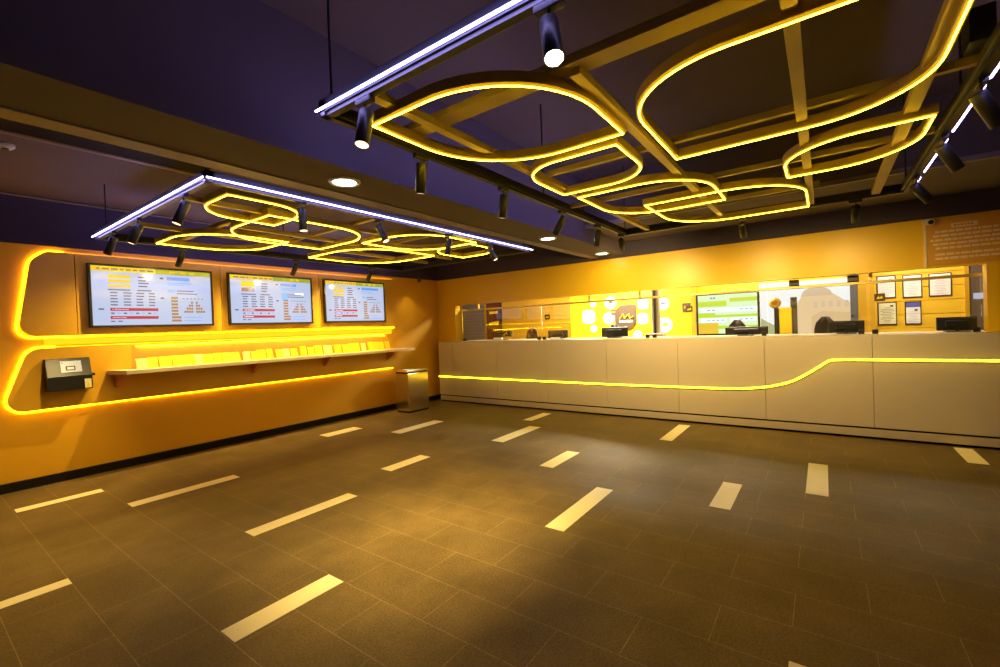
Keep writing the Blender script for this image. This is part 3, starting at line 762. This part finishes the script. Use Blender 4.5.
for y in (.10,.0,-.10,-.20,-.30): MP([(y+.025,1.56),(y-.025,1.56),(y-.025,1.66),(y+.025,1.66)],3,.004)
m.build('print', [M_WHITE,M_BEIGE,M_BEIGE2,M_GREY,M_GREEN], t)
# dark post, door leaves
t = thing('grey_post', (7.9, .35, 0), 'dark grey slab post standing behind the glass at the pale wall picture', 'post')
MB().box((7.86,.312,0.02),(7.94,.392,1.715)).build('slab', GREYP, t, .004)
MB().box((7.83,.29,0),(8.0,.43,.02)).build('foot', BLACKM, t)
d = struct(MB().box((XO-.09,-.50,0),(XO-.03,-.345,2.15)).build('door_1', GREYP))
MB().cyl((XO-.12,-.37,1.42),(XO-.09,-.37,1.42),.018,n=12).build('door_knob', STEEL, d)
d = struct(MB().box((XO-.05,-1.845,0),(XO-.0,-1.66,2.2)).build('door_2', mat('door_brown', (.14,.10,.08), .4)))
MB().box((XO-.056,-1.815,1.575),(XO-.051,-1.70,1.66)).build('door_notice', screen('door_notice_white',(.6,.65,.8),.6), d)  # notice given a glow of its own to look brightly lit
MB().box((XO-.07,-1.66,0),(XO-.0,-1.62,2.25)).build('door_frame', SLATM, d)
# certificates
cer = [(-.67,-.89,1.655,1.99,'top left of the framed certificates',0),(-.965,-1.18,1.645,1.98,'top middle of the framed certificates',0),(-1.25,-1.49,1.645,1.975,'top right of the framed certificates',0),
       (-.675,-.895,1.25,1.59,'cream framed certificate at the lower left',1),(-.985,-1.165,1.25,1.585,'blue headed framed certificate at the lower right',2)]
for ya, yb, za, zb, lab, k in cer:
    x = XO-.03
    t = thing('certificate', (x, (ya+yb)/2, za), lab + ' on the yellow plank wall', 'certificate', 'framed certificates behind the counter')
    MB().box((x-.018,yb,za),(x-.001,ya,zb)).build('frame', BLACKM, t, .002)
    MB().box((x-.021,yb+.012,za+.012),(x-.017,ya-.012,zb-.012)).build('sheet', PAPERC if k == 1 else PAPER, t)
    m = MB(); rr = random.Random(int(-ya*100)); z = zb-.05
    if k == 2: m.box((x-.0225,yb+.012,zb-.085),(x-.0205,ya-.012,zb-.012),1); z = zb-.12
    m.box((x-.0225,yb+.04,z-.02),(x-.0205,yb+.075,z+.005),0); z -= .03
    while z > za+.03:
        c = (ya+yb)/2; w = rr.uniform(.03,.08); m.box((x-.0222,c-w,z-.006),(x-.0205,c+w,z),2); z -= .024
    m.build('print', [INK,PBLUE,INKP if k != 1 else INK], t)

# office chairs
def chair(x, y, h, label, proto=[None]):
    if proto[0] is None:
        r = thing('office_chair', (0,0,0), label, 'chair', 'office chairs behind the counter')
        m = MB(); n = 9; W = .23
        vs = []
        for j in range(8):
            for i in range(n):
                u = i/(n-1)*2-1; v = j/7
                w = W*(.62+.38*min(1,v*2.2))*(max(.30, (1-max(0,(v-.55)/.45)**3)**.5) if v > .55 else 1)*.62
                vs.append((-.24+.05*u*u-.03*v, u*w, .62+v*.50 if v < 1 else 1.12))
        k = len(vs); vs += [(p[0]-.05, p[1]*.98, p[2]) for p in vs]
        fs = []
        for j in range(7):
            for i in range(n-1):
                a = j*n+i; fs += [(a,a+1,a+n+1,a+n),(k+a+n,k+a+n+1,k+a+1,k+a)]
        for j in range(7): a = j*n; fs += [(a,a+n,k+a+n,k+a)]; a += n-1; fs += [(a+n,a,k+a,k+a+n)]
        for i in range(n-1): fs += [(i+1,i,k+i,k+i+1)]; a = 7*n+i; fs += [(a,a+1,k+a+1,k+a)]
        m.add(vs, fs, 0, True); m.build('backrest', CHAIRM, r, local=True)
        MB().box((-.22,-.24,.44),(.24,.24,.53)).build('seat', CHAIRM, r, .03, local=True)
        MB().bar((-.26,0,.46),(-.28,0,.75),.05,.02).build('back_strut', BLACKM, r, local=True)
        MB().cyl((0,0,.12),(0,0,.44),.025,n=12).build('gas_lift', BLACKM, r, local=True)
        for q in range(5):
            a = 2*PI*q/5; e = MB().bar((0,0,.11),(.28*math.cos(a),.28*math.sin(a),.075),.045,.03).build('leg', BLACK, r, local=True)
            MB().cyl((.28*math.cos(a)-.0,.28*math.sin(a)-.012,.03),(.28*math.cos(a),.28*math.sin(a)+.012,.03),.03,n=12).build('caster', BLACK, e, local=True)
        for s in (-1,1):
            MB().tube([(.05,s*.25,.48),(.05,s*.29,.52),(.05,s*.29,.70),(-.15,s*.29,.71),(.18,s*.29,.71)],.014,8).build('armrest', BLACK, r, local=True)
        proto[0] = r; o = r
    else: o = copy_tree(proto[0])
    o['label'] = label; o.location = (x, y, 0); return o
chair(8.0, 3.25, 0, 'dark office chair behind the monitor at the brown leaf sign')
chair(8.0, 1.15, 0, 'dark office chair before the office television'); 
chair(8.15, -.02, 0, 'brown office chair before the pale wall picture')
chair(8.0, 5.1, 0, 'dark office chair by the red poster at the left end')
for o in list(COL.objects):
    if o.name.split('.')[0] == 'office_chair': o.scale = (1,1,1.26); o.rotation_euler = (0,0,PI)

# yellow display stand with round golden top
t = thing('display_stand', (7.72, .47, 0), 'yellow cardboard display stand with a round golden top behind the glass', 'display stand')
MB().box((7.68,.375,0),(7.80,.525,1.565)).build('box', YCARD, t, .004)
MB().box((7.66,.53,0),(7.78,.585,1.56)).build('dark_side', BLACK, t)
MB().lathe([(0,.08),(.03,.075),(.055,.058),(.075,.03),(.08,0),(.075,-.03),(.055,-.058),(.03,-.075),(0,-.08)], (7.72,.575,1.638), 18).build('round_top', SKINB, t)

# wall sign, security camera and conduit on the fascia
x = XF
t = thing('notice_board', (x, -1.26, 1.93), 'orange notice board with pale lettering beside the wall camera', 'sign')
MB().box((x-.012,-1.72,1.93),(x-.001,-.945,2.44)).build('board', mat('sign_orange', (.74,.36,.05), .4), t, .002)
LETTER = mat('sign_letter', (.90,.70,.48), .5)
m = MB(); rr = random.Random(3)
MB().box((x-.0155,-1.34,2.325),(x-.0135,-1.14,2.372)).build('heading_panel', mat('sign_heading', (.90,.70,.48), .5), t)
z = 2.305
for nrow in range(7):
    if nrow == 5:
        m.build('lettering', LETTER, t); m = MB(); z -= .022
    if nrow < 5: ya = -.975-.02*abs(nrow-2); yb = -1.66+.03*abs(nrow-2)
    else: ya, yb = -1.01, -1.50
    y = ya
    while y > yb:
        w = rr.uniform(.02,.08); w = min(w, y-yb+.01); m.box((x-.0155,y-w,z-.023),(x-.0135,y,z)); y -= w+.010
    z -= .045
m.build('lettering', LETTER, t)
m = MB(); y = -1.16
for w in (.02,.018,.02,.016,.02,.018): m.box((x-.0165,y-w,2.338),(x-.0150,y,2.36)); y -= w+.007
m.build('heading_letters', ORANGE, t)
t = thing('security_camera', (x, -.93, 2.39), 'small white security camera with a cable duct on the amber fascia', 'camera')
MB().box((x-.022,-.940,1.914),(x-.001,-.924,2.40)).build('cable_duct', mat('duct_pale', (.8,.7,.55), .5), t)
MB().box((x-.03,-.99,2.395),(x-.015,-.91,2.44)).build('bracket', WHITE, t, .004)
MB().cyl((x-.03,-.95,2.415),(x-.13,-.965,2.395),.034,n=18).build('body', WHITE, t)
MB().cyl((x-.125,-.964,2.396),(x-.134,-.966,2.394),.024,n=18).build('lens', BLACK, t)

# ------------------------------------------------------------------ unseen ceiling lamps added to light the office walls
def area(loc, sx, sy, e, col, rot=(0,0,0)):
    L = bpy.data.lights.new('office_lamp', 'AREA'); L.shape = 'RECTANGLE'; L.size = sx; L.size_y = sy; L.energy = e; L.color = col
    o = bpy.data.objects.new('office_lamp', L); COL.objects.link(o); o.location = loc; o.rotation_euler = rot
for y, e in ((6.9,6),(5.0,14),(3.3,170),(1.2,50),(-1.0,26)):
    t = thing('ceiling_panel_lamp', (8.1, y, ZO), 'square ceiling lamp inside the ticket office at %s' % {6.9:'the left end',5.0:'the slatted wall',3.3:'the bright yellow wall',1.2:'the television',-1.0:'the certificates'}[y], 'ceiling lamp', 'office ceiling lamps')
    MB().box((7.8,y-.3,ZO-.03),(8.4,y+.3,ZO)).build('housing', WHITE, t)
    MB().box((7.83,y-.27,ZO-.034),(8.37,y+.27,ZO-.029)).build('diffuser', emis('panel_glow_%d' % int(y*10), (1,.9,.7), 2.5), t)
    area((8.1,y,ZO-.04), .54, .54, e, (1.0,.9,.66))

# ------------------------------------------------------------------ world, camera, view
w = bpy.data.worlds.new('world'); SC.world = w; w.use_nodes = True
w.node_tree.nodes['Background'].inputs['Color'].default_value = (.01,.009,.012,1)
w.node_tree.nodes['Background'].inputs['Strength'].default_value = .2
f = 447.5; yaw, pit, rol = math.radians(35.9), math.radians(-.77), math.radians(-2.2)
F = Vector((math.cos(yaw)*math.cos(pit), math.sin(yaw)*math.cos(pit), math.sin(pit)))
rt = Vector((math.sin(yaw), -math.cos(yaw), 0)); u_ = rt.cross(F)
R_ = rt*math.cos(rol)+u_*math.sin(rol); U_ = -rt*math.sin(rol)+u_*math.cos(rol)
cd = bpy.data.cameras.new('camera'); cd.sensor_width = 36; cd.lens = f/1000*36; cd.clip_start = .02
cam = bpy.data.objects.new('camera', cd); COL.objects.link(cam)
M = Matrix((( R_.x,U_.x,-F.x),(R_.y,U_.y,-F.y),(R_.z,U_.z,-F.z)))
cam.matrix_world = Matrix.Translation((0,0,1.434)) @ M.to_4x4()
SC.camera = cam
vs = SC.view_settings
vs.view_transform = 'Standard'; vs.look = 'None'; vs.exposure = 0.32; vs.gamma = 1.0; vs.use_curve_mapping = False
